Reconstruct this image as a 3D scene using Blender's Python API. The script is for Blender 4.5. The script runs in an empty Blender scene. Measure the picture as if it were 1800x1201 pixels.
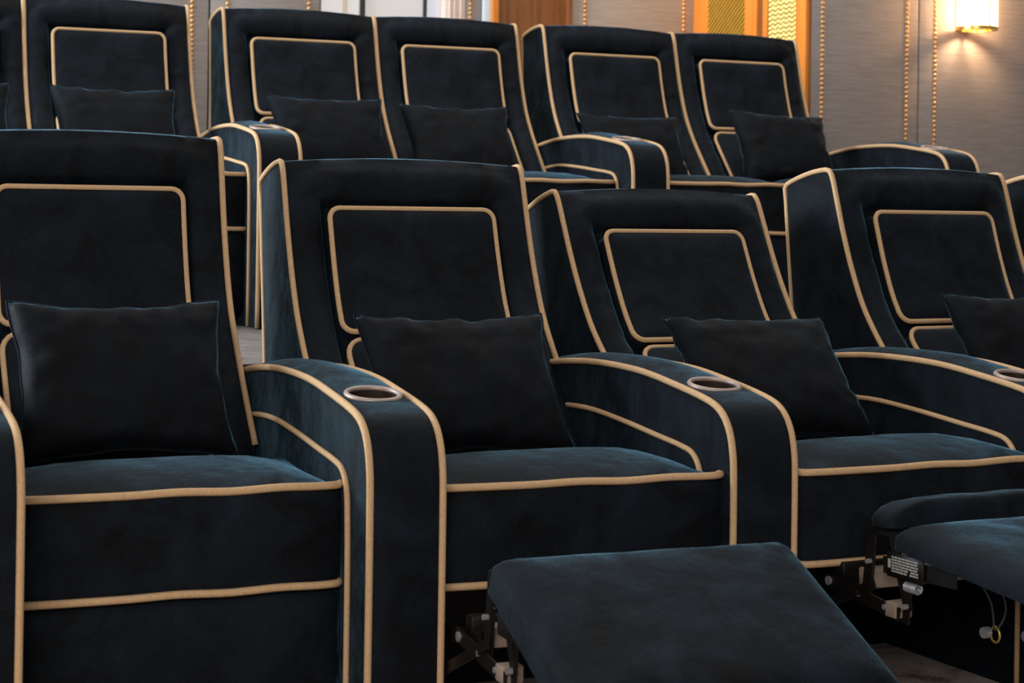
import bpy, bmesh, math, random
from mathutils import Vector, Matrix, noise
random.seed(4)
S = bpy.context.scene
COL = S.collection

# ------------------------------------------------------------------ camera
cam_d = bpy.data.cameras.new('camera')
cam_d.sensor_width = 36.0
cam_d.lens = 3245.3 / 1800 * 36
cam_d.shift_y = -253.7 / 1800
cam_d.clip_start = 0.05
cam_d.dof.use_dof = True
cam_d.dof.focus_distance = 3.95
cam_d.dof.aperture_fstop = 7.5
cam = bpy.data.objects.new('camera', cam_d)
COL.objects.link(cam)
PITCH, ROLL, HC = -0.00598, 0.01395, 0.9564
_x0 = Vector((1, 0, 0))
_fw = Vector((0, math.cos(PITCH), -math.sin(PITCH)))
_y0 = Vector((0, math.sin(PITCH), math.cos(PITCH)))
_xc = _x0 * math.cos(ROLL) + _y0 * math.sin(ROLL)
_yc = _y0 * math.cos(ROLL) - _x0 * math.sin(ROLL)
_m = Matrix((_xc, _yc, -_fw)).transposed().to_4x4()
_m.translation = Vector((0, 0, HC))
cam.matrix_world = _m
S.camera = cam

# ------------------------------------------------------------------ world, large lights, exposure
w = bpy.data.worlds.new('hall_ambient')
S.world = w
w.use_nodes = True
w.node_tree.nodes['Background'].inputs['Color'].default_value = (0.93, 0.95, 1.0, 1)
w.node_tree.nodes['Background'].inputs['Strength'].default_value = 0.30


def area(name, loc, target, sx, sy, energy, col):
    l = bpy.data.lights.new(name, 'AREA')
    l.shape = 'RECTANGLE'
    l.size, l.size_y = sx, sy
    l.energy = energy
    l.color = col
    o = bpy.data.objects.new(name, l)
    COL.objects.link(o)
    o.location = loc
    d = Vector(target) - Vector(loc)
    o.rotation_euler = d.to_track_quat('-Z', 'Y').to_euler()
    return o


area('overhead_soft_light', (0.3, 6.0, 4.3), (0.3, 5.6, 0), 5.0, 3.5, 112, (1.0, 0.93, 0.86))  # broad soft light from above the rows, its source unseen
area('side_daylight', (-5.2, 4.6, 2.2), (0, 5.0, 0.7), 2.6, 2.2, 470, (0.80, 0.92, 1.0))
area('hall_light', (-1.2, -2.8, 2.7), (0.3, 5.0, 0.6), 4.0, 2.0, 195, (1.0, 0.94, 0.88))

vs_ = S.view_settings
vs_.view_transform = 'Standard'
vs_.look = 'None'
vs_.exposure = 0.0
vs_.gamma = 1.0
vs_.use_curve_mapping = False


# ------------------------------------------------------------------ materials
def mat(name):
    m = bpy.data.materials.new(name)
    m.use_nodes = True
    nt = m.node_tree
    return m, nt, nt.nodes['Principled BSDF']


def nd(nt, t, **kw):
    n = nt.nodes.new(t)
    for k, v in kw.items():
        if k in n.inputs:
            n.inputs[k].default_value = v
        else:
            setattr(n, k, v)
    return n


def ramp(nt, fac, stops):
    r = nt.nodes.new('ShaderNodeValToRGB')
    e = r.color_ramp.elements
    while len(e) < len(stops):
        e.new(0.5)
    for i, (p, c) in enumerate(stops):
        e[i].position = p
        e[i].color = (*c, 1) if len(c) == 3 else c
    nt.links.new(fac, r.inputs['Fac'])
    return r.outputs['Color']


def velvet(name, lo=(0.0024, 0.0027, 0.0032), hi=(0.0078, 0.0116, 0.0178), tint=(0.155, 0.35, 0.49), sheen=0.50, srough=0.32):
    m, nt, b = mat(name)
    tc = nd(nt, 'ShaderNodeTexCoord')
    n1 = nd(nt, 'ShaderNodeTexNoise', Scale=9.0, Detail=5.0, Roughness=0.6, Distortion=0.8)
    nt.links.new(tc.outputs['Object'], n1.inputs['Vector'])
    n2 = nd(nt, 'ShaderNodeTexNoise', Scale=420.0, Detail=2.0)
    nt.links.new(tc.outputs['Object'], n2.inputs['Vector'])
    grain = nd(nt, 'ShaderNodeMath', operation='MULTIPLY_ADD')
    nt.links.new(n2.outputs['Fac'], grain.inputs[0])
    grain.inputs[1].default_value = 0.55
    nt.links.new(n1.outputs['Fac'], grain.inputs[2])
    nt.links.new(ramp(nt, grain.outputs[0], [(0.58, lo), (1.0, hi)]), b.inputs['Base Color'])
    b.inputs['Roughness'].default_value = 0.75
    b.inputs['Specular IOR Level'].default_value = 0.12
    b.inputs['Sheen Roughness'].default_value = srough
    b.inputs['Sheen Tint'].default_value = (*tint, 1)
    nm = nd(nt, 'ShaderNodeTexNoise', Scale=38.0, Detail=4.0, Roughness=0.7, Distortion=1.5)
    nt.links.new(tc.outputs['Object'], nm.inputs['Vector'])
    nmix = nd(nt, 'ShaderNodeMath', operation='MULTIPLY_ADD')
    nt.links.new(nm.outputs['Fac'], nmix.inputs[0])
    nmix.inputs[1].default_value = 0.55
    nsub = nd(nt, 'ShaderNodeMath', operation='SUBTRACT')
    nt.links.new(n1.outputs['Fac'], nsub.inputs[0])
    nsub.inputs[1].default_value = 0.275
    nt.links.new(nsub.outputs[0], nmix.inputs[2])
    mr = nd(nt, 'ShaderNodeMapRange')
    mr.inputs['From Min'].default_value = 0.3
    mr.inputs['From Max'].default_value = 0.75
    mr.inputs['To Min'].default_value = sheen * 0.35
    mr.inputs['To Max'].default_value = sheen * 1.7
    nt.links.new(nmix.outputs[0], mr.inputs['Value'])
    mu = nd(nt, 'ShaderNodeMath', operation='MULTIPLY')
    mr2 = nd(nt, 'ShaderNodeMapRange')
    mr2.inputs['From Min'].default_value = 0.25
    mr2.inputs['From Max'].default_value = 0.75
    mr2.inputs['To Min'].default_value = 0.4
    mr2.inputs['To Max'].default_value = 1.6
    nt.links.new(n2.outputs['Fac'], mr2.inputs['Value'])
    nt.links.new(mr.outputs['Result'], mu.inputs[0])
    nt.links.new(mr2.outputs['Result'], mu.inputs[1])
    nt.links.new(mu.outputs[0], b.inputs['Sheen Weight'])
    n3 = nd(nt, 'ShaderNodeTexNoise', Scale=14.0, Detail=3.0)
    nt.links.new(tc.outputs['Object'], n3.inputs['Vector'])
    bp = nd(nt, 'ShaderNodeBump', Strength=0.22, Distance=0.02)
    nt.links.new(n3.outputs['Fac'], bp.inputs['Height'])
    nt.links.new(bp.outputs['Normal'], b.inputs['Normal'])
    return m


def simple(name, col, rough=0.6, metal=0.0, spec=0.4, var=0.0, scale=30.0):
    m, nt, b = mat(name)
    b.inputs['Roughness'].default_value = rough
    b.inputs['Metallic'].default_value = metal
    b.inputs['Specular IOR Level'].default_value = spec
    tc = nd(nt, 'ShaderNodeTexCoord')
    n = nd(nt, 'ShaderNodeTexNoise', Scale=scale, Detail=4.0)
    nt.links.new(tc.outputs['Object'], n.inputs['Vector'])
    c0 = tuple(c * (1 - var) for c in col)
    c1 = tuple(min(1, c * (1 + var)) for c in col)
    nt.links.new(ramp(nt, n.outputs['Fac'], [(0.3, c0), (0.7, c1)]), b.inputs['Base Color'])
    return m


VELVET = velvet('navy_velvet')
PILLOW = velvet('navy_velvet_pillow', hi=(0.0056, 0.0078, 0.0115), sheen=0.42, srough=0.26)
PIPE = simple('tan_cord', (0.575, 0.365, 0.195), 0.8, 0, 0.2, 0.10, 160)
RIM = simple('dull_bronze', (0.42, 0.32, 0.27), 0.45, 0.35, 0.5, 0.08, 40)
CUP = simple('cup_brown', (0.035, 0.018, 0.012), 0.5, 0.2, 0.4, 0.2)
IRON = simple('black_iron', (0.011, 0.009, 0.008), 0.45, 0.5, 0.5, 0.3, 20)
STEEL = simple('zinc_steel', (0.36, 0.36, 0.39), 0.35, 0.5, 0.5, 0.15, 60)
PLY = simple('tan_plywood', (0.30, 0.22, 0.17), 0.7, 0, 0.3, 0.2, 25)
PRINT = simple('label_ink', (0.34, 0.32, 0.28), 0.7)
CORD = simple('grey_cord', (0.05, 0.05, 0.055), 0.6)
GOLDM = simple('gold_ring', (0.75, 0.5, 0.12), 0.35, 0.8, 0.5, 0.1)
NAIL = simple('brass_nail', (0.80, 0.44, 0.17), 0.33, 0.75, 0.5, 0.08, 30)
BRASS = simple('brass_rod', (0.95, 0.58, 0.10), 0.35, 0.6, 0.5, 0.1, 30)
PALEBRASS = simple('pale_brass_link', (0.90, 0.70, 0.26), 0.28, 0.6, 0.5, 0.1, 30)
DARKMETAL = simple('dark_mullion', (0.03, 0.035, 0.03), 0.5, 0.2)


def wood(name, c0, c1, scale=3.0):
    m, nt, b = mat(name)
    tc = nd(nt, 'ShaderNodeTexCoord')
    mp = nd(nt, 'ShaderNodeMapping')
    mp.inputs['Scale'].default_value = (scale * 6, scale * 6, scale * 0.5)
    nt.links.new(tc.outputs['Object'], mp.inputs['Vector'])
    n = nd(nt, 'ShaderNodeTexNoise', Scale=1.5, Detail=8.0, Roughness=0.65, Distortion=0.4)
    nt.links.new(mp.outputs['Vector'], n.inputs['Vector'])
    nt.links.new(ramp(nt, n.outputs['Fac'], [(0.3, c0), (0.7, c1)]), b.inputs['Base Color'])
    b.inputs['Roughness'].default_value = 0.45
    b.inputs['Specular IOR Level'].default_value = 0.35
    return m


WOOD_O = wood('orange_wood', (0.66, 0.19, 0.024), (0.84, 0.30, 0.045))
WOOD_B = wood('brown_wood', (0.16, 0.058, 0.018), (0.30, 0.115, 0.036))


def wallcloth():
    m, nt, b = mat('grey_woven_wallcloth')
    tc = nd(nt, 'ShaderNodeTexCoord')
    mp = nd(nt, 'ShaderNodeMapping')
    mp.inputs['Scale'].default_value = (3, 3, 55)
    nt.links.new(tc.outputs['Object'], mp.inputs['Vector'])
    n = nd(nt, 'ShaderNodeTexNoise', Scale=2.0, Detail=7.0, Roughness=0.7)
    nt.links.new(mp.outputs['Vector'], n.inputs['Vector'])
    nt.links.new(ramp(nt, n.outputs['Fac'], [(0.30, (0.250, 0.208, 0.186)), (0.70, (0.375, 0.322, 0.293))]), b.inputs['Base Color'])
    b.inputs['Roughness'].default_value = 0.85
    b.inputs['Specular IOR Level'].default_value = 0.2
    bp = nd(nt, 'ShaderNodeBump', Strength=0.2, Distance=0.004)
    nt.links.new(n.outputs['Fac'], bp.inputs['Height'])
    nt.links.new(bp.outputs['Normal'], b.inputs['Normal'])
    return m


CLOTH = wallcloth()


def carpet(name, c0, c1):
    m, nt, b = mat(name)
    tc = nd(nt, 'ShaderNodeTexCoord')
    n = nd(nt, 'ShaderNodeTexNoise', Scale=7.0, Detail=6.0, Roughness=0.65, Distortion=1.2)
    nt.links.new(tc.outputs['Object'], n.inputs['Vector'])
    n2 = nd(nt, 'ShaderNodeTexNoise', Scale=260.0, Detail=2.0)
    nt.links.new(tc.outputs['Object'], n2.inputs['Vector'])
    mx = nd(nt, 'ShaderNodeMath', operation='MULTIPLY_ADD')
    nt.links.new(n2.outputs['Fac'], mx.inputs[0])
    mx.inputs[1].default_value = 0.35
    nt.links.new(n.outputs['Fac'], mx.inputs[2])
    nt.links.new(ramp(nt, mx.outputs[0], [(0.5, c0), (0.85, c1)]), b.inputs['Base Color'])
    b.inputs['Roughness'].default_value = 0.95
    b.inputs['Specular IOR Level'].default_value = 0.05
    bp = nd(nt, 'ShaderNodeBump', Strength=0.5, Distance=0.006)
    nt.links.new(mx.outputs[0], bp.inputs['Height'])
    nt.links.new(bp.outputs['Normal'], b.inputs['Normal'])
    return m


CARPET = carpet('taupe_carpet', (0.17, 0.122, 0.098), (0.66, 0.57, 0.50))
CARPET2 = carpet('grey_carpet', (0.15, 0.128, 0.120), (0.25, 0.222, 0.21))


def emis(name, col, strength, base=(0.45, 0.45, 0.45)):
    m, nt, b = mat(name)
    tc = nd(nt, 'ShaderNodeTexCoord')
    n = nd(nt, 'ShaderNodeTexNoise', Scale=1.6, Detail=2.0)
    nt.links.new(tc.outputs['Object'], n.inputs['Vector'])
    c0 = tuple(c * 0.93 for c in col)
    nt.links.new(ramp(nt, n.outputs['Fac'], [(0.3, c0), (0.7, col)]), b.inputs['Emission Color'])
    b.inputs['Base Color'].default_value = (*base, 1)
    b.inputs['Emission Strength'].default_value = strength
    b.inputs['Roughness'].default_value = 0.3
    return m


PANE_WARM = emis('lit_pane_warm', (0.80, 0.72, 0.69), 0.62)
PANE_GREY = emis('lit_pane_grey', (0.70, 0.63, 0.58), 0.52)
PANE_COOL = emis('lit_pane_cool', (0.68, 0.68, 0.80), 0.58)
CURTAIN = simple('cream_frame', (0.80, 0.64, 0.55), 0.7, 0, 0.3, 0.06, 12)
YSTRIP = simple('pale_yellow_frame', (0.86, 0.76, 0.58), 0.6, 0, 0.3, 0.05, 12)
BLUEWH = simple('pale_blue_frame', (0.72, 0.78, 0.84), 0.6, 0, 0.3, 0.05, 12)


# ------------------------------------------------------------------ mesh helpers
def obj(name, me, m, parent=None, smooth=True):
    if m and not me.materials:
        me.materials.append(m)
    o = bpy.data.objects.new(name, me)
    COL.objects.link(o)
    if parent:
        o.parent = parent
    return o


def mesh(name, verts, faces, smooth=True, sharp=None, fix=True):
    me = bpy.data.meshes.new(name)
    me.from_pydata([tuple(v) for v in verts], [], faces)
    if fix:
        bm = bmesh.new()
        bm.from_mesh(me)
        bmesh.ops.remove_doubles(bm, verts=bm.verts, dist=1e-5)
        bmesh.ops.recalc_face_normals(bm, faces=bm.faces)
        bm.to_mesh(me)
        bm.free()
    if smooth:
        me.polygons.foreach_set('use_smooth', [True] * len(me.polygons))
        if sharp:
            me.set_sharp_from_angle(angle=math.radians(sharp))
    me.update()
    return me


def join(*parts):
    V, F = [], []
    for v, f in parts:
        n = len(V)
        V += list(v)
        F += [tuple(i + n for i in q) for q in f]
    return V, F


def catmull(P, n=6, closed=False):
    P = [Vector(p) for p in P]
    out = []
    L = len(P)
    for i in range(L if closed else L - 1):
        if closed:
            a, b, c, d = P[(i - 1) % L], P[i], P[(i + 1) % L], P[(i + 2) % L]
        else:
            b, c = P[i], P[i + 1]
            a = P[i - 1] if i > 0 else b * 2 - c
            d = P[i + 2] if i + 2 < L else c * 2 - b
        for k in range(n):
            t = k / n
            out.append(0.5 * ((2 * b) + (c - a) * t + (2 * a - 5 * b + 4 * c - d) * t * t + (3 * b - a - 3 * c + d) * t ** 3))
    if not closed:
        out.append(P[-1])
    return out


def tube(P, r, closed=False, seg=8):
    P = [Vector(p) for p in P]
    n = len(P)
    V, F = [], []
    nrm = None
    for i in range(n):
        if closed:
            t = P[(i + 1) % n] - P[i - 1]
        else:
            t = P[min(i + 1, n - 1)] - P[max(i - 1, 0)]
        t.normalize()
        if nrm is None:
            a = Vector((0, 0, 1)) if abs(t.z) < 0.8 else Vector((1, 0, 0))
            nrm = t.cross(a).normalized()
        nrm = (nrm - t * nrm.dot(t)).normalized()
        b = t.cross(nrm)
        for k in range(seg):
            an = 2 * math.pi * k / seg
            V.append(P[i] + (nrm * math.cos(an) + b * math.sin(an)) * r)
    for i in range(n if closed else n - 1):
        j = (i + 1) % n
        for k in range(seg):
            l = (k + 1) % seg
            F.append((i * seg + k, i * seg + l, j * seg + l, j * seg + k))
    if not closed:
        F.append(tuple(range(seg))[::-1])
        F.append(tuple((n - 1) * seg + k for k in range(seg)))
    return V, F


def box(x0, x1, y0, y1, z0, z1):
    V = [(x, y, z) for x in (x0, x1) for y in (y0, y1) for z in (z0, z1)]
    F = [(0, 1, 3, 2), (4, 6, 7, 5), (0, 4, 5, 1), (2, 3, 7, 6), (0, 2, 6, 4), (1, 5, 7, 3)]
    return V, F


def bevel_box(x0, x1, y0, y1, z0, z1, r=0.004, seg=2):
    me = bpy.data.meshes.new('tmp')
    me.from_pydata(*[box(x0, x1, y0, y1, z0, z1)[0], [], box(x0, x1, y0, y1, z0, z1)[1]])
    bm = bmesh.new()
    bm.from_mesh(me)
    bmesh.ops.recalc_face_normals(bm, faces=bm.faces)
    bmesh.ops.bevel(bm, geom=bm.edges[:], offset=r, segments=seg, affect='EDGES', profile=0.5)
    V = [v.co.copy() for v in bm.verts]
    F = [tuple(v.index for v in f.verts) for f in bm.faces]
    bm.free()
    bpy.data.meshes.remove(me)
    return V, F


def cyl(p, axis, r, h, seg=16):
    p, a = Vector(p), Vector(axis).normalized()
    b = a.orthogonal().normalized()
    c = a.cross(b)
    V, F = [], []
    for s in (0, 1):
        for k in range(seg):
            an = 2 * math.pi * k / seg
            V.append(p + a * h * s + (b * math.cos(an) + c * math.sin(an)) * r)
    for k in range(seg):
        l = (k + 1) % seg
        F.append((k, l, seg + l, seg + k))
    F.append(tuple(range(seg))[::-1])
    F.append(tuple(seg + k for k in range(seg)))
    return V, F


def bar(a, b, wdt, thk, up=(1, 0, 0)):
    """flat strip from a to b; thk measured along 'up', wdt across"""
    a, b = Vector(a), Vector(b)
    t = (b - a).normalized()
    u = Vector(up)
    u = (u - t * u.dot(t)).normalized()
    s = t.cross(u)
    V = []
    for e, q in ((a, -1), (b, 1)):
        for i in (-1, 1):
            for j in (-1, 1):
                V.append(e + t * q * wdt * 0.4 + u * i * thk / 2 + s * j * wdt / 2)
    F = [(0, 1, 3, 2), (4, 6, 7, 5), (0, 4, 5, 1), (2, 3, 7, 6), (0, 2, 6, 4), (1, 5, 7, 3)]
    return V, F


def sm(t):
    t = max(0.0, min(1.0, t))
    return t * t * (3 - 2 * t)


def lerp_chain(C, n):
    """resample polyline of 2-tuples to n points by arc length"""
    L = [0]
    for a, b in zip(C, C[1:]):
        L.append(L[-1] + math.hypot(b[0] - a[0], b[1] - a[1]))
    out = []
    for i in range(n):
        d = L[-1] * i / (n - 1)
        k = 0
        while k < len(C) - 2 and L[k + 1] < d:
            k += 1
        t = (d - L[k]) / max(1e-9, L[k + 1] - L[k])
        out.append((C[k][0] + (C[k + 1][0] - C[k][0]) * t, C[k][1] + (C[k + 1][1] - C[k][1]) * t))
    return out


def tag(o, label, cat, group=None):
    o['label'] = label
    o['category'] = cat
    if group:
        o['group'] = group
    return o


def empty(name, loc, rz=0):
    o = bpy.data.objects.new(name, None)
    o.empty_display_size = 0.1
    COL.objects.link(o)
    o.location = loc
    o.rotation_euler = (0, 0, rz)
    return o


# ------------------------------------------------------------------ recliner geometry (v forward, w up; blender x=u, y=-v, z=w)
HB, HS = 0.284, 0.292
VS, WS = 0.293, 0.465
FRONT = [(0.262, 0.30), (0.288, 0.40), (0.290, 0.445), (0.277, 0.475), (0.232, 0.525), (0.180, 0.585), (0.118, 0.66), (0.062, 0.745), (0.022, 0.84),
         (-0.006, 0.93), (-0.026, 1.01), (-0.040, 1.065), (-0.052, 1.087)]
TOPC = [(-0.052, 1.087), (-0.066, 1.0905), (-0.12, 1.088), (-0.18, 1.078), (-0.224, 1.066), (-0.234, 1.056)]
REAR = [(-0.234, 1.056), (-0.228, 0.90), (-0.212, 0.62), (-0.195, 0.30)]


def cat2(P, n):
    return [(q.x, q.y) for q in catmull([(a, b, 0) for a, b in P], n)]


FR = lerp_chain(cat2(FRONT, 8), 60)
TC = lerp_chain(cat2(TOPC, 6), 14)
RC = lerp_chain(REAR, 24)


def front_at(wv):
    for a, b in zip(FR, FR[1:]):
        if a[1] <= wv <= b[1]:
            t = (wv - a[1]) / (b[1] - a[1])
            nx, ny = b[1] - a[1], -(b[0] - a[0])
            l = math.hypot(nx, ny)
            return a[0] + (b[0] - a[0]) * t, nx / l, ny / l
    return FR[-1][0], 1, 0


def V3(u, v, wv, k=0.0):
    if k:
        dv, dw = v - VS, wv - WS
        v, wv = VS + dv * math.cos(k) - dw * math.sin(k), WS + dv * math.sin(k) + dw * math.cos(k)
    return Vector((u, -v, wv))


HT, HBOT, HH = 0.976, 0.700, 0.193     # headrest cushion
LT, LB = 0.684, 0.415
RW = 0.2075


def back_mesh(k):
    us = [-HB, -HB + 0.006, -0.262, -0.245, -0.230, -0.216, -0.2085, -0.2045, -0.2, -0.19, -0.13, -0.06]
    us = us + [0] + [-u for u in us[::-1]]
    ws = sorted(set([round(a[1], 4) for a in FR] + [0.986, 0.990, 0.9935, 0.997, 1.004]))
    rows = []
    for wv in ws:
        v, nx, ny = front_at(wv)
        row = []
        for u in us:
            ins = min(RW - abs(u), 0.996 - wv)
            if ins > 0:
                off = -0.024 * sm(ins / 0.008)
            else:
                d = -ins
                ds, dt = max(0, abs(u) - RW), max(0, wv - 0.996)
                d = math.hypot(ds, dt)
                off = 0.016 * math.sin(math.pi * min(1, d / 0.075)) ** 0.8 if d < 0.075 else 0
                off += 0.0045 * noise.noise(Vector((u * 22 + wv * 10, wv * 34 - u * 20, k * 50)))
                if abs(u) > HB - 0.008:
                    off = 0
            crown = 0.012 * (1 - (u / HB) ** 2) * sm((wv - 0.92) / 0.15)
            row.append(V3(u, v + nx * off, wv + ny * off + crown, k))
        rows.append(row)
    nfront = len(rows)
    for (v, wv) in TC[1:]:
        rows.append([V3(u, v, wv + 0.012 * (1 - (u / HB) ** 2), k) for u in us])
    for i, (v, wv) in enumerate(RC[1:]):
        rows.append([V3(u, v, wv + 0.012 * (1 - (u / HB) ** 2) * max(0, 1 - i / 3), k) for u in us])
    n = len(us)
    Vv = [p for r in rows for p in r]
    F = []
    for i in range(len(rows) - 1):
        for j in range(n - 1):
            F.append((i * n + j, i * n + j + 1, (i + 1) * n + j + 1, (i + 1) * n + j))
    # side walls: pair rising front chain with the rear/top chain
    tot = len(rows)
    for j in (0, n - 1):
        a, b = 0, tot - 1
        while b - a > 1:
            if b - a == 2:
                F.append((a * n + j, (a + 1) * n + j, b * n + j))
                break
            za, zb = rows[a + 1][j].z, rows[b - 1][j].z
            if za <= zb or b - 1 <= nfront:
                F.append((a * n + j, (a + 1) * n + j, b * n + j))
                a += 1
            else:
                F.append((a * n + j, (b - 1) * n + j, b * n + j))
                b -= 1
    F.append(tuple(range(n)))
    return mesh('back_shell', Vv, [f for f in F], True, 38)


def side_pipe_mesh(k, s):
    P = [V3(s * (HB + 0.001), v + 0.001, wv, k) for v, wv in FR[12:]]
    P += [V3(s * (HB + 0.001), v, wv, k) for v, wv in TC[1:]]
    P += [V3(s * (HB - 0.002), v - 0.002, wv, k) for v, wv in RC[1:]]
    return mesh('piping', *tube(P, 0.0066), True)


def rr(a0, a1, b0, b1, r, n=5):
    """rounded rectangle outline (a across, b up)"""
    out = []
    for cx, cy, s in ((a1 - r, b1 - r, 0), (a0 + r, b1 - r, 1), (a0 + r, b0 + r, 2), (a1 - r, b0 + r, 3)):
        for i in range(n + 1):
            an = math.pi / 2 * (s + i / n)
            out.append((cx + r * math.cos(an), cy + r * math.sin(an)))
    # densify straight runs
    res = []
    for i in range(len(out)):
        a, b = out[i], out[(i + 1) % len(out)]
        d = math.hypot(b[0] - a[0], b[1] - a[1])
        m = max(1, int(d / 0.03))
        for k in range(m):
            res.append((a[0] + (b[0] - a[0]) * k / m, a[1] + (b[1] - a[1]) * k / m))
    return res


def cushion(a0, a1, b0, b1, r, edge, bulge, back, place):
    """pad with crowned face. place(a, b, off) -> Vector ; edge(b) offset of rim"""
    O = rr(a0, a1, b0, b1, r)
    ca, cb = (a0 + a1) / 2, (b0 + b1) / 2
    n = len(O)
    Vv, F = [], []
    rings = [(1.0, None), (1.0, 0.0), (0.975, 0.28), (0.93, 0.55), (0.84, 0.80), (0.68, 0.94), (0.45, 0.99), (0.2, 1.0)]
    for s, h in rings:
        for (a, b) in O:
            aa, bb = ca + (a - ca) * s, cb + (b - cb) * s
            off = back if h is None else edge(bb) + bulge * h
            if h:
                off += 0.003 * h * noise.noise(Vector((aa * 14, bb * 14, a0)))
            Vv.append(place(aa, bb, off))
    for i in range(len(rings) - 1):
        for k in range(n):
            l = (k + 1) % n
            F.append((i * n + k, i * n + l, (i + 1) * n + l, (i + 1) * n + k))
    m = len(rings) - 1
    Vv.append(place(ca, cb, edge(cb) + bulge))
    for k in range(n):
        F.append((m * n + k, m * n + (k + 1) % n, len(Vv) - 1))
    F.append(tuple(range(n))[::-1])
    rim = [place(a, b, edge(b) + 0.002) for a, b in O]
    return (Vv, F), rim


def back_place(k):
    def f(a, b, off):
        v, nx, ny = front_at(b)
        return V3(a, v + nx * off, b + ny * off, k)
    return f


CACHE = {}


def cached(key, fn):
    if key not in CACHE:
        CACHE[key] = fn()
    return CACHE[key]


def headrest_meshes(k):
    (vf, rim) = cushion(-HH, HH, HBOT, HT, 0.024, lambda b: 0.010 + 0.010 * sm((b - HBOT) / (HT - HBOT)), 0.016, -0.03, back_place(k))
    return mesh('headrest', *vf, True, 50), mesh('piping', *tube(rim, 0.0062, True), True)


def lumbar_meshes(k):
    (vf, rim) = cushion(-HH + 0.002, HH - 0.002, LB, LT, 0.035, lambda b: 0.006, 0.020, -0.03, back_place(k))
    return mesh('lumbar_cushion', *vf, True, 50), mesh('piping', *tube(rim, 0.0062, True), True)


def seat_meshes(hl, hr):
    """seat cushion: profile swept across u"""
    us = [-hl + (hl + hr) * t for t in (0, .008, .03, .07, .13, .2, .3, .4, .5, .6, .7, .8, .87, .93, .97, .992, 1)]
    prof = [(0.836, 0.300), (0.838, 0.33), (0.842, 0.40), (0.840, 0.455), (0.834, 0.474)]
    top = [(0.80, 0.42), (0.74, 0.74), (0.68, 0.90), (0.62, 0.86), (0.56, 0.55), (0.48, -0.02), (0.38, -0.5), (0.22, -0.9), (0.05, -1.1)]
    Vv, F = [], []
    rows = 0
    for (v, wv) in prof:
        for u in us:
            t = (u + hl) / (hl + hr) * 2 - 1
            e = abs(t) ** 10
            Vv.append(Vector((u, -(v - 0.02 * e), wv)))
        rows += 1
    for (v, h) in top:
        for u in us:
            t = (u + hl) / (hl + hr) * 2 - 1
            cr = (1 - 1.4 * abs(t) ** 5) if h > 0 else 1
            Vv.append(Vector((u, -v, 0.474 + 0.036 * h * cr + 0.002 * noise.noise(Vector((u * 12, v * 12, 3))) * h * cr)))
        rows += 1
    for u in us:
        Vv.append(Vector((u, -0.05, 0.30)))
    rows += 1
    n = len(us)
    for i in range(rows - 1):
        for j in range(n - 1):
            F.append((i * n + j, i * n + j + 1, (i + 1) * n + j + 1, (i + 1) * n + j))
    for j in (0, n - 1):
        F.append(tuple(i * n + j for i in range(rows)))
    F.append(tuple(range(n)) + tuple((rows - 1) * n + j for j in range(n))[::-1])
    m = mesh('seat_cushion', Vv, F, True, 45)

    def pipe(wv, vv):
        P = [(-hl + 0.002, -(vv - 0.04), wv - 0.008), (-hl - 0.001, -(vv - 0.025), wv - 0.001), (-hl + 0.010, -(vv - 0.004), wv), (-hl + 0.05, -vv - 0.002, wv)]
        Q = [(hr - 0.05, -vv - 0.002, wv), (hr - 0.010, -(vv - 0.004), wv), (hr + 0.001, -(vv - 0.025), wv - 0.001), (hr - 0.002, -(vv - 0.04), wv - 0.008)]
        mid = [(-hl + (hl + hr) * t, -vv - 0.003, wv + 0.0015 * math.sin(t * 17)) for t in (.2, .35, .5, .65, .8)]
        return mesh('piping', *tube(catmull(P + mid + Q, 5), 0.0068), True)
    return m, pipe(0.474, 0.836), pipe(0.304, 0.837)


def footrest_closed_mesh():
    def place(a, b, off):
        return Vector((a, -(0.822 + off), b))
    vf, rim = cushion(-0.285, 0.285, 0.045, 0.296, 0.02, lambda b: 0.0, 0.022, -0.06, place)
    return mesh('footrest_panel', *vf, True, 50)


def base_mesh(vf):
    return mesh('seat_base', *bevel_box(-0.262, 0.262, -vf, 0.12, 0.0, 0.298, 0.006), True, 30)


def pad_mesh(name, p0, p1, hw, thick, bulge):
    (v0, w0), (v1, w1) = p0, p1
    L = math.hypot(v1 - v0, w1 - w0)
    tx, ty = (v1 - v0) / L, (w1 - w0) / L
    nx, ny = -ty, tx

    def place(a, b, off):
        return Vector((a, -(v0 + tx * b + nx * off), w0 + ty * b + ny * off))
    vf, rim = cushion(-hw, hw, 0, L, 0.02, lambda b: -0.026, 0.034, -thick, place)
    return mesh(name, *vf, True, 60)


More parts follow.
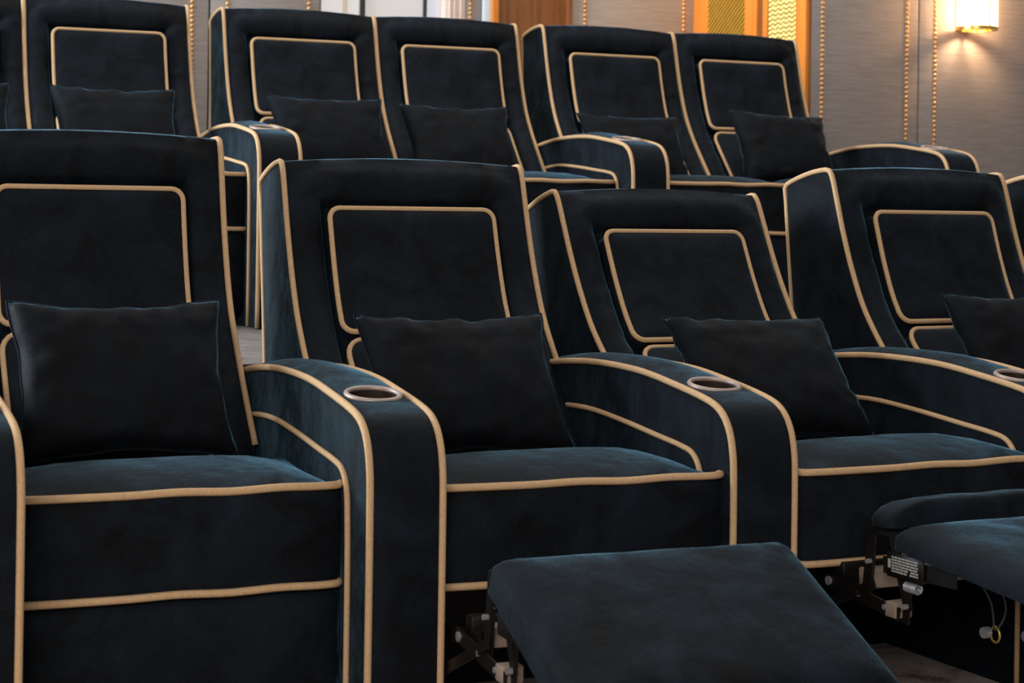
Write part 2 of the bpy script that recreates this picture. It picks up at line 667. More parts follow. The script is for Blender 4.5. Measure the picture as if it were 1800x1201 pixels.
def mechanism(parent, dv, dw, detailed):
    """folding footrest linkage, one side frame at u=-0.25 and its twin at u=+0.25"""
    def P(u, v, wv):
        return Vector((u, -(v + dv), wv + dw))
    for s in (-1, 1):
        x = 0.25 * s
        parts = [
            bar(P(x, 0.985, 0.385), P(x, 0.968, 0.262), 0.022, 0.004),
            bar(P(x, 1.040, 0.385), P(x, 1.085, 0.262), 0.022, 0.004),
            bar(P(x, 0.990, 0.388), P(x, 1.050, 0.392), 0.026, 0.005),
            bar(P(x + 0.008 * s, 0.865, 0.270), P(x + 0.008 * s, 1.062, 0.246), 0.024, 0.005),
            bar(P(x - 0.008 * s, 0.972, 0.330), P(x - 0.008 * s, 0.960, 0.245), 0.020, 0.004),
            bar(P(x - 0.004 * s, 1.082, 0.300), P(x - 0.004 * s, 1.075, 0.235), 0.018, 0.004),
            bar(P(x, 0.60, 0.235), P(x, 0.93, 0.275), 0.026, 0.005),
            bar(P(x + 0.012 * s, 0.72, 0.16), P(x + 0.012 * s, 1.00, 0.285), 0.018, 0.004),
            bar(P(x, 1.03, 0.325), P(x, 1.20, 0.330), 0.030, 0.004),
        ]
        nm = obj('linkage', mesh('linkage', *join(*parts), False), IRON, parent)
        for v, wv, r in (
                 (0.871, 0.269, 0.0085), (0.985, 0.325, 0.0045), (1.035, 0.252, 0.005), (0.96, 0.262, 0.006), (1.088, 0.262, 0.005)):
            obj('bolt', mesh('bolt', *cyl(P(x - 0.004, v, wv), (-1, 0, 0), r, 0.010, 12), True, 40), STEEL, nm)
        sp = []
        for i in range(44):
            an = i * 0.9
            sp.append(P(x + 0.008 * math.cos(an), 1.080 + i * 0.0008, 0.296 + 0.008 * math.sin(an)))
        if detailed:
            obj('spring', mesh('spring', *tube(sp, 0.0022, False, 6), True), STEEL, nm)
    # cross pieces
    obj('cross_bar', mesh('cross_bar', *bevel_box(-0.25, 0.25, -(0.90 + dv), -(0.87 + dv), 0.280 + dw, 0.306 + dw, 0.003)), IRON, parent)
    b1 = obj('wooden_rail', mesh('wooden_rail', *bevel_box(-0.235, 0.20, -(0.965 + dv), -(0.925 + dv), 0.268 + dw, 0.302 + dw, 0.003)), PLY, parent)
    b2 = obj('wooden_block', mesh('wooden_block', *bevel_box(-0.262, -0.225, -(1.068 + dv), -(1.036 + dv), 0.236 + dw, 0.264 + dw, 0.003)), PLY, parent)
    # maker's plate with unreadable lines of print
    pl = obj('plate', mesh('plate', *bevel_box(-0.2585, -0.2545, -(1.135 + dv), -(1.035 + dv), 0.308 + dw, 0.352 + dw, 0.001, 1)), IRON, parent)
    if detailed:
        rnd = random.Random(3)
        pr = []
        for row in range(6):
            z = 0.346 - row * 0.0050 + dw
            v = 1.050
            while v < 1.120:
                L = rnd.uniform(0.004, 0.012)
                if row in (4, 5) and 1.088 < v < 1.096:
                    v += 0.006
                    continue
                pr.append(box(-0.2592, -0.2586, -(min(1.122, v + L) + dv), -(v + dv), z - 0.0030, z))
                v += L + 0.0018
        pr.append(box(-0.2592, -0.2586, -(1.047 + dv), -(1.040 + dv), 0.324 + dw, 0.340 + dw))
        obj('label_print', mesh('label_print', *join(*pr), False), PRINT, pl)
    # hanging wires with ring ends
    for (u, v, wv, L) in ((-0.10, 1.10, 0.30, 0.09), (-0.02, 1.12, 0.30, 0.10)):
        Q = [P(u, v, wv), P(u + 0.02, v + 0.01, wv - L * 0.5), P(u + 0.025, v + 0.015, wv - L), P(u + 0.045, v + 0.02, wv - L * 0.6), P(u + 0.04, v, wv)]
        c = obj('hanging_wire', mesh('hanging_wire', *tube(catmull(Q, 6), 0.0018, False, 6), True), CORD, parent)
        ring = [P(u + 0.024 + 0.001, v + 0.015 + 0.012 * math.cos(a), wv - L - 0.008 + 0.014 * math.sin(a)) for a in [i * math.pi / 8 for i in range(16)]]
        obj('ring', mesh('ring', *tube(ring, 0.0022, True, 6), True), GOLDM, c)
        obj('ferrule', mesh('ferrule', *cyl(P(u + 0.002, v + 0.01, wv - L - 0.004), (1, 0.1, 0), 0.010, 0.012, 14), True, 40), STEEL, c)


def recliner(x, y, z, r, k, label, slide=0.0, footrest=None, hl=HS - 0.006, hr=HS - 0.006, group='navy velvet recliners'):
    t = tag(empty('recliner_seat', (x, y, z), r), label, 'recliner', group)
    key = round(k, 3)
    b = obj('backrest', cached(('b', key), lambda: back_mesh(k)), VELVET, t)
    for s in (-1, 1):
        obj('piping', cached(('sp', key, s), lambda: side_pipe_mesh(k, s)), PIPE, b)
    hm, hp_ = cached(('h', key), lambda: headrest_meshes(k))
    h = obj('headrest', hm, VELVET, t)
    obj('piping', hp_, PIPE, h)
    lm, lp = cached(('l', key), lambda: lumbar_meshes(k))
    l = obj('lumbar_cushion', lm, VELVET, t)
    obj('piping', lp, PIPE, l)
    m, p1, p2 = cached(('s', hl, hr), lambda: seat_meshes(hl, hr))
    s_ = obj('seat_cushion', m, VELVET, t)
    s_.location = (0, -slide, 0)
    obj('piping', p1, PIPE, s_)
    obj('piping', p2, PIPE, s_)
    if footrest is None:
        obj('seat_base', cached('base', lambda: base_mesh(0.74)), IRON, t)
        obj('footrest_panel', cached('fr', footrest_closed_mesh), VELVET, t)
    else:
        obj('seat_base', cached('base2', lambda: base_mesh(0.40)), IRON, t)
        fp0, fp1, qp0, qp1, dv, dw = footrest
        obj('footrest_panel', pad_mesh('footrest_panel', fp0, fp1, 0.272, 0.068 if dv else 0.046, 0.02), VELVET, t)
        obj('flap_panel', pad_mesh('flap_panel', qp0, qp1, 0.25 if dv else 0.272, 0.040, 0.01), VELVET, t)
        mechanism(t, dv, dw, dv == 0.0)
    return t


# ------------------------------------------------------------------ armrest geometry
WA = 0.1315
ARM = [(0.05, 0.595), (0.12, 0.610), (0.2, 0.622), (0.33, 0.634), (0.46, 0.638), (0.6, 0.635), (0.73, 0.622), (0.85, 0.606), (0.905, 0.590), (0.937, 0.560),
       (0.953, 0.515), (0.957, 0.45), (0.957, 0.25), (0.955, 0.0)]
INN = [(0.06, 0.505), (0.2, 0.528), (0.36, 0.538), (0.52, 0.530), (0.67, 0.517), (0.77, 0.508), (0.815, 0.498), (0.840, 0.47), (0.848, 0.42), (0.852, 0.30), (0.852, 0.004)]


def arm_meshes():
    C = cat2(ARM, 4)
    us = [-1, -0.93, -0.75, -0.4, 0, 0.4, 0.75, 0.93, 1]
    Vv, F = [], []
    n = len(us)
    hw = WA / 2 - 0.002
    nrm = []
    for i in range(len(C)):
        a, b = C[max(0, i - 1)], C[min(len(C) - 1, i + 1)]
        tx, ty = b[0] - a[0], b[1] - a[1]
        l = math.hypot(tx, ty)
        nrm.append((-ty / l, tx / l))
    for (v, wv), (nx, ny) in zip(C, nrm):
        for u in us:
            off = (0.006 + 0.011 * sm((0.80 - v) / 0.25)) * (1 - u * u)
            Vv.append(Vector((u * hw, -(v + nx * off), max(0, wv + ny * off))))
    for i in range(len(C) - 1):
        for j in range(n - 1):
            F.append((i * n + j, i * n + j + 1, (i + 1) * n + j + 1, (i + 1) * n + j))
    # bottom-rear corner
    base = len(Vv)
    for u in us:
        Vv.append(Vector((u * hw, -0.05, 0.0)))
    last = (len(C) - 1) * n
    for j in range(n - 1):
        F.append((last + j, last + j + 1, base + j + 1, base + j))
        F.append((base + j, base + j + 1, j + 1, j))
    for j in (0, n - 1):
        F.append(tuple(i * n + j for i in range(len(C))) + (base + j,))
    body = mesh('arm_body', Vv, F, True, 40)
    # real well for the cup holder
    cup_v, cup_w = 0.772, 0.6215
    tilt = math.atan2(-0.15, 1)
    ax = Vector((0, -math.sin(-tilt), math.cos(tilt))).normalized()
    c0 = Vector((0, -cup_v, cup_w))
    cut = mesh('cutter', *cyl(c0 - ax * 0.085, ax, 0.0480, 0.14, 40), False)
    bo = bpy.data.objects.new('arm_tmp', body)
    co = bpy.data.objects.new('cut_tmp', cut)
    COL.objects.link(bo)
    COL.objects.link(co)
    md = bo.modifiers.new('b', 'BOOLEAN')
    md.object = co
    md.operation = 'DIFFERENCE'
    md.solver = 'EXACT'
    dg = bpy.context.evaluated_depsgraph_get()
    me = bpy.data.meshes.new_from_object(bo.evaluated_get(dg))
    bpy.data.objects.remove(bo)
    bpy.data.objects.remove(co)
    bpy.data.meshes.remove(body)
    bpy.data.meshes.remove(cut)
    me.name = 'arm_body'
    me.polygons.foreach_set('use_smooth', [True] * len(me.polygons))
    me.set_sharp_from_angle(angle=math.radians(40))
    pipes = []
    for s in (-1, 1):
        pipes.append(mesh('piping', *tube([(s * (WA / 2 - 0.001), -v, max(wv, 0.004)) for v, wv in C], 0.0067), True))
    I = cat2(INN, 4)
    panels = []
    for s in (-1, 1):
        x0, x1 = s * (WA / 2 - 0.006), s * (WA / 2 + 0.003)
        O = [(v, wv) for v, wv in I] + [(0.06, 0.004)]
        m = len(O)
        V2 = [Vector((x0, -v, wv)) for v, wv in O] + [Vector((x1, -v, wv)) for v, wv in O]
        F2 = [tuple(range(m)), tuple(range(m, 2 * m))[::-1]] + [(i, (i + 1) % m, m + (i + 1) % m, m + i) for i in range(m)]
        pm = mesh('side_panel', V2, F2, False)
        pp = mesh('piping', *tube([(x1, -v, wv) for v, wv in I], 0.0056), True)
        panels.append((pm, pp))
    b = ax.orthogonal().normalized()
    c = ax.cross(b)
    ring = [c0 + ax * 0.001 + (b * math.cos(a) + c * math.sin(a)) * 0.0480 for a in [i * math.pi / 24 for i in range(48)]]
    rim = mesh('cup_rim', *tube(ring, 0.0048, True, 10), True)
    # cup liner: open tube with a floor
    Vc, Fc = [], []
    for d in (-0.002, -0.082):
        for i in range(40):
            a = i * math.pi / 20
            Vc.append(c0 + ax * d + (b * math.cos(a) + c * math.sin(a)) * 0.0470)
    for i in range(40):
        Fc.append((i, (i + 1) % 40, 40 + (i + 1) % 40, 40 + i))
    Fc.append(tuple(range(40, 80)))
    liner = mesh('cup_liner', Vc, Fc, True, 40)
    return me, pipes, panels, rim, liner


ARM_M = arm_meshes()


def armrest(x, y, z, r, label, group='padded armrests with cup holders'):
    body, pipes, panels, rim, liner = ARM_M
    t = tag(empty('armrest', (x, y, z), r), label, 'armrest', group)
    obj('arm_body', body, VELVET, t)
    for pm in pipes:
        obj('piping', pm, PIPE, t)
    for pm, pp in panels:
        o = obj('side_panel', pm, VELVET, t)
        obj('piping', pp, PIPE, o)
    c = obj('cup_holder', liner, CUP, t)
    obj('cup_rim', rim, RIM, c)
    return t


# ------------------------------------------------------------------ pillows
def pillow_mesh(wd, ht, th, seed):
    N, M = 28, 22
    Vv, F = [], []

    def pt(i, j, s):
        x, y = -1 + 2 * i / N, -1 + 2 * j / M
        e = (1 - x ** 4) * (1 - y ** 4)
        t = th / 2 * max(0, (1 - x * x) * (1 - y * y)) ** 0.37
        px = x * wd / 2 * (1 - 0.125 * (1 - y * y) * abs(x)) * (1 - 0.035 * (x * y) ** 6)
        py = y * ht / 2 * (1 - 0.165 * (1 - x * x) * abs(y)) * (1 - 0.035 * (x * y) ** 6)
        rim = 1 - min(1 - abs(x), 1 - abs(y))
        wr = 0.016 * rim ** 2 * e ** 0.3 * (noise.noise(Vector((x * 5.5 + seed, y * 5.5, s))))
        wr += 0.006 * noise.noise(Vector((x * 2.2 + seed * 3, y * 2.2, 7 + s))) * e
        py += 0.005 * noise.noise(Vector((x * 3 + seed, seed, 1))) * abs(y) ** 4
        px += 0.004 * noise.noise(Vector((seed, y * 3 + seed, 2))) * abs(x) ** 4
        return Vector((px, -s * t - wr * s, py))
    idx = {}
    for s in (1, -1):
        for i in range(N + 1):
            for j in range(M + 1):
                edge = i in (0, N) or j in (0, M)
                k = (0 if edge else s, i, j)
                if k not in idx:
                    idx[k] = len(Vv)
                    Vv.append(pt(i, j, s) if not edge else pt(i, j, 1))
        for i in range(N):
            for j in range(M):
                q = []
                for a, b in ((i, j), (i + 1, j), (i + 1, j + 1), (i, j + 1)):
                    q.append(idx[(0 if a in (0, N) or b in (0, M) else s, a, b)])
                F.append(tuple(q) if s > 0 else tuple(q[::-1]))
    rim = [pt(i, 0, 1) for i in range(N)] + [pt(N, j, 1) for j in range(M)] + [pt(i, M, 1) for i in range(N, 0, -1)] + [pt(0, j, 1) for j in range(M, 0, -1)]
    return mesh('pillow_cover', Vv, F, True), mesh('seam_piping', *tube(rim, 0.0023, True, 6), True)


PILLOWS = [pillow_mesh(0.430, 0.345, 0.125, s) for s in (1.3, 4.7, 9.1)]


def pillow(base, u, v, wv, tilt, label, kind=0, yaw=0.0, roll=0.0):
    x, y, z, r = base
    p, sp = PILLOWS[kind]
    t = tag(empty('throw_pillow', (0, 0, 0)), label, 'pillow', 'navy velvet throw pillows')
    m = Matrix.Translation((x, y, z)) @ Matrix.Rotation(r, 4, 'Z') @ Matrix.Translation((u, -v, wv)) @ Matrix.Rotation(yaw, 4, 'Z') @ Matrix.Rotation(-tilt, 4, 'X') @ Matrix.Rotation(roll, 4, 'Y')
    t.matrix_world = m
    obj('pillow_cover', p, PILLOW, t)
    obj('seam_piping', sp, PILLOW, t)
    return t


# ------------------------------------------------------------------ setting
HP = 0.5765
ANG = 0.41
DX, DY = math.cos(ANG), math.sin(ANG)
FX, FY = math.sin(ANG), -math.cos(ANG)          # forward = out of the rear wall


def structure(o):
    o['kind'] = 'structure'
    return o


def row_pt(s, v):
    """s along the rows from the left recliner, v forward"""
    return (-0.8808 + s * DX + v * FX, 3.8472 + s * DY + v * FY)


def slab(name, s0, s1, v0, v1, z0, z1, m, parent=None):
    V = []
    for s in (s0, s1):
        for v in (v0, v1):
            for z in (z0, z1):
                V.append((*row_pt(s, v), z))
    F = [(0, 1, 3, 2), (4, 6, 7, 5), (0, 4, 5, 1), (2, 3, 7, 6), (0, 2, 6, 4), (1, 5, 7, 3)]
    return obj(name, mesh(name, V, F, False), m, parent)


fl = structure(slab('floor', -6, 7, -8, 6.5, -0.12, 0.0, CARPET))
pf = structure(slab('floor_tier', -6, 7, -8, -0.40, 0.0, HP, CARPET2))


class Wall:
    def __init__(s, name, ox, oy, dx, dy, nx, ny):
        s.o = structure(empty(name, (ox, oy, HP)))
        s.o.rotation_euler = (0, 0, math.atan2(dy, dx))
        # local x along the wall, local -y out of the wall when n = rot(d,-90)
        s.sign = -1 if (dx * ny - dy * nx) < 0 else 1

    def box(s, name, a0, a1, d0, d1, z0, z1, m, parent=None, bev=0.0):
        y = sorted((s.sign * d0, s.sign * d1))
        vf = bevel_box(a0, a1, y[0], y[1], z0 - HP, z1 - HP, bev) if bev else box(a0, a1, y[0], y[1], z0 - HP, z1 - HP)
        return obj(name, mesh(name, *vf, bool(bev), 30), m, parent or s.o)

    def p(s, a, d, z):
        return Vector((a, s.sign * d, z - HP))


def nail_mesh():
    V, F = [], []
    rings = [(0.0092, 0.0), (0.0088, 0.003), (0.0068, 0.0062), (0.0036, 0.0080)]
    n = 12
    for r, h in rings:
        for i in range(n):
            a = 2 * math.pi * i / n
            V.append((r * math.cos(a), h, r * math.sin(a)))
    V.append((0, 0.0086, 0))
    for i in range(len(rings) - 1):
        for k in range(n):
            F.append((i * n + k, i * n + (k + 1) % n, (i + 1) * n + (k + 1) % n, (i + 1) * n + k))
    for k in range(n):
        F.append(((len(rings) - 1) * n + k, (len(rings) - 1) * n + (k + 1) % n, len(V) - 1))
    me = mesh('nail', V, F, True)
    me.materials.append(NAIL)
    return me


NAILM = nail_mesh()


def nail_line(wall, panel, a, d, z0, z1, pitch=0.0207):
    z = z1
    while z > z0:
        o = bpy.data.objects.new('nail', NAILM)
        COL.objects.link(o)
        o.parent = panel
        o.location = wall.p(a, d - 0.0005, z)
        o.rotation_euler = (0, 0, 0 if wall.sign > 0 else math.pi)
        z -= pitch
    # the run of nails above and below the stretch in view
    zs = []
    while z > HP + 0.12:
        zs.append(z)
        z -= pitch
    z = z1 + pitch
    while z < ZT - 0.14:
        zs.append(z)
        z += pitch
    vs = [v.co.copy() for v in NAILM.vertices]
    fs = [tuple(p.vertices) for p in NAILM.polygons]
    parts = []
    for z in zs:
        c = wall.p(a, d - 0.0005, z)
        parts.append(([c + Vector((v.x * wall.sign, v.y * wall.sign, v.z)) for v in vs], fs))
    o = obj('nail_run', mesh('nail_run', *join(*parts), True, None, False), NAIL, panel)
    o['kind'] = 'stuff'


ZT = 3.2
# rear wall, meets the wooden return at (0.88, 8.909)
rear = Wall('wall_back', 0.88, 8.909, DX, DY, FX, FY)
rear.box('backing', -7.0, -1.895, -0.14, -0.03, HP, ZT, CLOTH)
rear.box('backing', -1.172, 0.0, -0.14, -0.03, HP, ZT, CLOTH)
rear.box('backing', -1.895, -1.172, -0.14, -0.03, HP, 1.0, CLOTH)
rear.box('backing', -1.895, -1.172, -0.14, -0.03, 2.7, ZT, CLOTH)
for (a0, a1, nails) in ((-4.1, -3.245, ()), (-3.24, -2.395, (-2.470, -3.165)), (-2.39, -1.895, (-2.315, -1.948)), (-1.202, -1.123, (-1.181,)), (-0.668, -0.004, (-0.600, -0.072))):
    pn = rear.box('fabric_panel', a0 + 0.002, a1 - 0.002, -0.03, 0.0, HP + 0.08, ZT - 0.1, CLOTH, None, 0.004)
    for a in nails:
        zlow = 1.50 if a < -2.4 else 1.72
        nail_line(rear, pn, a, 0.0, zlow, 1.95)
# window with three lit panes
win = structure(empty('window_1', (0, 0, 0)))
win.parent = rear.o
rear.box('pane', -1.878, -1.692, -0.075, -0.065, 1.0, 2.7, PANE_WARM, win)
rear.box('pane', -1.671, -1.388, -0.075, -0.065, 1.0, 2.7, PANE_GREY, win)
rear.box('pane', -1.375, -1.303, -0.075, -0.065, 1.0, 2.7, PANE_COOL, win)
for a0, a1 in ((-1.895, -1.878), (-1.692, -1.671), (-1.388, -1.375)):
    rear.box('mullion', a0, a1, -0.10, -0.045, 1.0, 2.7, DARKMETAL, win, 0.002)
rear.box('pale_strip', -1.772, -1.752, -0.064, -0.052, 1.0, 2.7, YSTRIP, win, 0.003)
rear.box('side_jamb', -1.303, -1.202, -0.09, -0.004, 1.0, 2.7, CURTAIN, win, 0.004)
for a in (-1.285, -1.262, -1.232):
    rear.box('jamb_bead', a, a + 0.010, -0.004, 0.004, 1.0, 2.7, CURTAIN, win, 0.002)
rear.box('sill', -1.90, -1.165, -0.10, 0.03, 0.97, 1.0, CURTAIN, win, 0.003)
# wooden door leaf and its pale frame
dr = structure(empty('door_1', (0, 0, 0)))
dr.parent = rear.o
rear.box('frame_strip', -1.121, -1.081, -0.03, 0.012, HP, 2.7, BLUEWH, dr, 0.003)
rear.box('frame_strip', -1.081, -1.050, -0.03, 0.03, HP, 2.7, WOOD_O, dr, 0.003)
rear.box('door_leaf', -1.045, -0.672, -0.03, 0.008, HP, 2.68, WOOD_B, dr, 0.003)
rear.box('frame_strip', -0.700, -0.672, 0.0, 0.016, HP, 2.7, WOOD_B, dr, 0.003)

# wooden return between the rear wall and the near right wall; local x runs forward from the back corner
ret = Wall('wall_return', 0.88, 8.909, FX, FY, -DX, -DY)
ret.box('wood_panel', 0.0, 0.138, 0.0, 0.02, HP, ZT, WOOD_O, None, 0.003)
ret.box('backing', 0.0, 1.004, -0.12, 0.0, HP, ZT, WOOD_B)
ret.box('wood_panel', 0.480, 0.585, 0.0, 0.02, HP, ZT, WOOD_O, None, 0.003)
ret.box('wood_panel', 0.640, 0.679, 0.0, 0.02, HP, ZT, WOOD_O, None, 0.003)
ret.box('wood_panel', 0.915, 1.000, 0.0, 0.02, HP, ZT, WOOD_O, None, 0.003)
ret.box('wood_groove', 0.585, 0.640, 0.0, 0.004, HP, ZT, WOOD_B)
ret.box('screen_back', 0.138, 0.480, 0.0, 0.004, HP, ZT, DARKMETAL)
ret.box('screen_back', 0.679, 0.915, 0.0, 0.004, HP, ZT, DARKMETAL)
# screen of slanting brass rods
rods = []
a0, a1 = 0.138, 0.480
z = 1.25
while z < 2.45:
    P0 = ret.p(a0, 0.014, z)
    P1 = ret.p(a1, 0.014, z + 0.23)
    rods.append(tube([P0, P1], 0.0060, False, 8))
    z += 0.0235
ro = obj('brass_rods', mesh('brass_rods', *join(*rods), True, 60), BRASS, ret.o)
ro['kind'] = 'stuff'
# chain-mail screen of brass links
links = []
for c in range(10):
    aa = 0.684 + (c + 0.5) * (0.231 / 10)
    nz = int((2.15 - 1.25) / 0.021)
    for i in range(nz):
        zz = 1.25 + i * 0.021 + (0.006 if c % 2 else 0)
        ce = ret.p(aa, 0.012, zz)
        V, F = [], []
        for kk, (rr_, hh) in enumerate(((1.0, 0.0), (0.8, 0.55), (0.35, 0.9))):
            for q in range(6):
                an = math.pi / 3 * q
                V.append(ce + Vector((0.0105 * rr_ * math.cos(an), ret.sign * 0.010 * hh, 0.0125 * rr_ * math.sin(an))))
        for kk in range(2):
            for q in range(6):
                F.append((kk * 6 + q, kk * 6 + (q + 1) % 6, (kk + 1) * 6 + (q + 1) % 6, (kk + 1) * 6 + q))
        F.append(tuple(range(12, 18)))
        links.append((V, F))
lk = obj('brass_links', mesh('brass_links', *join(*links), True, 70, False), PALEBRASS, ret.o)
lk['kind'] = 'stuff'

# near right wall
right = Wall('wall_right', 1.2808, 7.9879, DX, DY, FX, FY)
right.box('backing', 0.0, 3.2, -0.14, -0.03, HP, ZT, CLOTH)
for (b0, b1, nails) in ((0.004, 0.566, (0.062, 0.503)), (0.570, 1.36, (0.655,)), (1.364, 2.2, ())):
    pn = right.box('fabric_panel', b0, b1 - 0.002, -0.03, 0.0, HP + 0.05, ZT - 0.1, CLOTH, None, 0.004)
    for a in nails:
        nail_line(right, pn, a, 0.0, 1.22 if a > 0.1 else 1.30, 1.95)

# ------------------------------------------------------------------ wall sconce
sa = 0.800
sc = empty('wall_sconce', (1.2808 + sa * DX + 0.105 * FX, 7.9879 + sa * DY + 0.105 * FY, 1.778), ANG)
tag(sc, 'lit brass and frosted glass sconce on the grey fabric wall', 'wall lamp')


def glass_mat():
    m = bpy.data.materials.new('frosted_glass')
    m.use_nodes = True
    nt = m.node_tree
    for n in list(nt.nodes):
        nt.nodes.remove(n)
    out = nd(nt, 'ShaderNodeOutputMaterial')
    tr = nd(nt, 'ShaderNodeBsdfTransparent')
    tr.inputs['Color'].default_value = (1, 0.95, 0.88, 1)
    tl = nd(nt, 'ShaderNodeBsdfTranslucent')
    tl.inputs['Color'].default_value = (0.95, 0.85, 0.70, 1)
    mx = nd(nt, 'ShaderNodeMixShader')
    mx.inputs['Fac'].default_value = 0.55
    tc = nd(nt, 'ShaderNodeTexCoord')
    nz = nd(nt, 'ShaderNodeTexNoise', Scale=20.0)
    nt.links.new(tc.outputs['Object'], nz.inputs['Vector'])
    mr = nd(nt, 'ShaderNodeMapRange')
    mr.inputs['To Min'].default_value = 0.5
    mr.inputs['To Max'].default_value = 0.6
    nt.links.new(nz.outputs['Fac'], mr.inputs['Value'])
    nt.links.new(mr.outputs['Result'], mx.inputs['Fac'])
    nt.links.new(tr.outputs[0], mx.inputs[1])
    nt.links.new(tl.outputs[0], mx.inputs[2])
    nt.links.new(mx.outputs[0], out.inputs['Surface'])
    return m


GLASS = glass_mat()
SBRASS = simple('sconce_brass', (0.80, 0.50, 0.14), 0.3, 0.9, 0.5, 0.05)
Vg, Fg = [], []
for zz in (0.012, 0.30):
    for i in range(36):
        a = 2 * math.pi * i / 36
        Vg.append((0.090 * math.cos(a), 0.090 * math.sin(a), zz))
for i in range(36):
    Fg.append((i, (i + 1) % 36, 36 + (i + 1) % 36, 36 + i))
obj('glass_shade', mesh('glass_shade', Vg, Fg, True), GLASS, sc)


def annulus(r0, r1, z0, z1, n=36):
    V, F = [], []
    for r, z in ((r0, z0), (r1, z0), (r1, z1), (r0, z1)):
        for i in range(n):
            a = 2 * math.pi * i / n
            V.append((r * math.cos(a), r * math.sin(a), z))
    for q in range(4):
        for i in range(n):
            F.append((q * n + i, q * n + (i + 1) % n, ((q + 1) % 4) * n + (i + 1) % n, ((q + 1) % 4) * n + i))
    return V, F


obj('lower_rim', mesh('lower_rim', *annulus(0.064, 0.093, -0.002, 0.014), True, 30), SBRASS, sc)
obj('upper_rim', mesh('upper_rim', *annulus(0.064, 0.093, 0.298, 0.314), True, 30), SBRASS, sc)
for an in (-math.pi / 2 - 0.02, 0.35, math.pi - 0.35):
    c, s = math.cos(an), math.sin(an)
    obj('strap', mesh('strap', *bar((0.0925 * c, 0.0925 * s, 0.0), (0.0925 * c, 0.0925 * s, 0.31), 0.008, 0.003, (c, s, 0)), False), SBRASS, sc)
obj('back_plate', mesh('back_plate', *bevel_box(-0.035, 0.035, 0.088, 0.1045, 0.02, 0.29, 0.004), True, 30), SBRASS, sc)
obj('finial', mesh('finial', *cyl((0, 0, -0.012), (0, 0, 1), 0.007, 0.02, 12), True, 40), SBRASS, sc)
obj('cross_strut', mesh('cross_strut', *join(bar((-0.066, 0, 0.004), (0.066, 0, 0.004), 0.010, 0.004, (0, 0, 1)), bar((0, -0.066, 0.004), (0, 0.066, 0.004), 0.010, 0.004, (0, 0, 1))), False), SBRASS, sc)
obj('bulb', mesh('bulb', *join(cyl((0, 0, 0.075), (0, 0, 1), 0.021, 0.12, 20)), True, 40), emis('bulb_glow', (1.0, 0.78, 0.48), 28.0), sc)
for z in (0.055, 0.225):
    pl = bpy.data.lights.new('sconce_light', 'POINT')
    pl.energy = 11.0
    pl.color = (1.0, 0.66, 0.38)
    pl.shadow_soft_size = 0.018
    po = bpy.data.objects.new('sconce_light', pl)
    COL.objects.link(po)
    po.parent = sc
    po.location = (0, 0, z)

dl = bpy.data.lights.new('alcove_fill_spot', 'SPOT')  # added warm fill, no fitting known here; brightens the wood and brass screens
dl.energy = 75
dl.spot_size = math.radians(75)
dl.spot_blend = 0.6
dl.color = (1.0, 0.72, 0.46)
dl.shadow_soft_size = 0.05
do = bpy.data.objects.new('alcove_fill_spot', dl)
COL.objects.link(do)
do.location = (0.55, 7.95, 3.1)
do.rotation_euler = (Vector((1.05, 8.40, 1.75)) - Vector(do.location)).to_track_quat('-Z', 'Y').to_euler()

# ------------------------------------------------------------------ front row
A = (-0.8808, 3.8472, 0, 0.4124)
B = (-0.2058, 4.0883, 0, 0.3896)
C = (0.4364, 4.3494, 0, 0.4748)
D = (1.0889, 4.6766, 0, 0.5014)
Ec = (1.712, 5.030, 0, 0.525)
recliner(*A, -0.02, 'navy velvet recliner with closed footrest, leftmost of the front row')
recliner(*B, 0.095, 'front-row navy velvet recliner with its footrest slab tipped down, beside the leftmost recliner', slide=0.05, hl=HS, hr=HS - 0.004,
         footrest=((1.140, 0.412), (1.50, 0.250), (1.06, 0.355), (1.150, 0.385), 0.10, -0.03))
recliner(*C, 0.22, 'front-row navy velvet recliner leaning furthest back, folding metal linkage showing under its seat', slide=0.045, hl=HS + 0.04, hr=HS - 0.004,
         footrest=((1.066, 0.408), (1.43, 0.372), (0.995, 0.432), (1.066, 0.437), 0.0, 0.0))
recliner(*D, 0.07, 'upright front-row navy velvet recliner right of the one leaning furthest back')
recliner(*Ec, 0.07, 'front-row recliner cut off at the right edge of the picture')
armrest(-1.200, 3.705, 0, 0.418, 'armrest at the left picture edge, mostly cut off, beside the leftmost front recliner')
armrest(-0.5404, 3.9897, 0, 0.3977, 'leftmost complete front-row armrest, with a round cup holder, beside the closed-footrest recliner')
armrest(0.0801, 4.2534, 0, 0.4180, 'front-row armrest with cup holder between the two recliners with open footrests')
armrest(0.7138, 4.5226, 0, 0.4608, 'front-row armrest running out of the right edge, right of the furthest reclined seat')
armrest(1.3895, 4.857, 0, 0.505, 'armrest beyond the right picture edge, right of the upright front recliner')
pillow(A, 0.0, 0.362, 0.620, 0.50, 'pillow on the leftmost front-row recliner', 0)
pillow(B, -0.020, 0.355, 0.597, 0.62, 'pillow on the front-row recliner whose footrest slab tips down', 1)
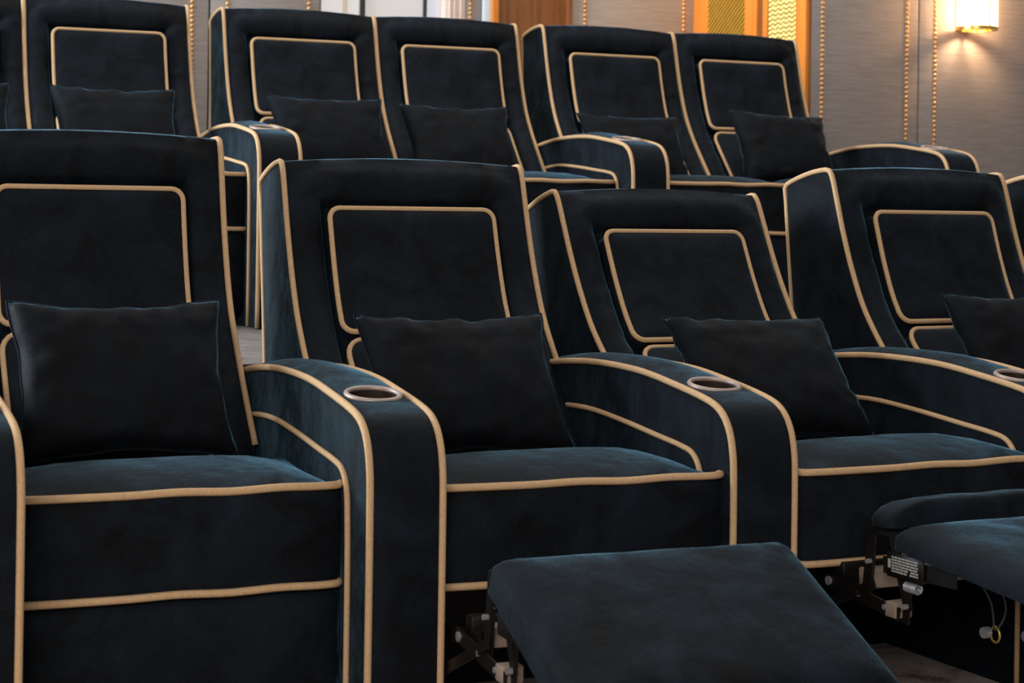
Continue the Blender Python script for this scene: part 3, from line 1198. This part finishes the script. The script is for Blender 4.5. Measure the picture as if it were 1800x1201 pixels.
pillow(C, -0.034, 0.35, 0.594, 0.72, 'pillow lying slanted on the recliner leaning furthest back', 2, 0.0, 0.02)
pillow(D, -0.01, 0.335, 0.626, 0.55, 'pillow cut by the right picture edge on the upright front recliner', 0)

# ------------------------------------------------------------------ back row: pairs share one armrest between them
hsb = 0.2863


def pair(x, y, r):
    return [(x + o * math.cos(r), y + o * math.sin(r), HP, r) for o in (-hsb, hsb)]


c2, c3 = pair(-0.4998, 6.8011, 0.4012)
c4, c5 = pair(0.6532, 7.2823, 0.4228)
c1 = (-1.4079, 6.4151, HP, 0.3928)
c0 = (-1.4079 - 2 * hsb * math.cos(0.3928), 6.4151 - 2 * hsb * math.sin(0.3928), HP, 0.3928)
n_ = hsb - 0.003
for c, lab in ((c0, 'back-row recliner mostly cut off at the left picture edge'),
               (c1, 'leftmost fully visible back-row recliner, before the grey nailed panel'),
               (c2, 'back-row recliner left of the double seam in front of the lit window'),
               (c3, 'back-row recliner directly below the lit window and the brown wooden door'),
               (c4, 'back-row recliner in front of the pinkish wall panel right of the wooden door'),
               (c5, 'rightmost back-row recliner, in front of the brass screens')):
    recliner(*c, 0.014, lab, hl=n_, hr=n_)
armrest(-1.0668, 6.5351, HP, 0.382, 'back-row armrest standing above the bare patch of grey carpet')
armrest(0.0974, 7.0605, HP, 0.3924, 'back-row armrest in the middle, between the two pairs of recliners')
armrest(1.2735, 7.5298, HP, 0.3772, 'rightmost back-row armrest against the grey nailed wall')
pillow(c0, 0.0, 0.34, 0.620, 0.5, 'sliver of pillow at the left picture edge in the back row', 1)
pillow(c1, -0.03, 0.345, 0.618, 0.5, 'pillow on the leftmost fully visible back-row recliner', 1)
pillow(c2, 0.0, 0.345, 0.612, 0.5, 'back-row pillow left of the double seam under the lit window', 0)
pillow(c3, -0.09, 0.345, 0.600, 0.5, 'back-row pillow leaning left of the middle armrest', 1)
pillow(c4, -0.085, 0.345, 0.588, 0.5, 'back-row pillow half hidden behind the middle armrest', 2)
pillow(c5, -0.015, 0.345, 0.615, 0.5, 'pillow on the rightmost back-row recliner', 0, 0.0, 0.05)
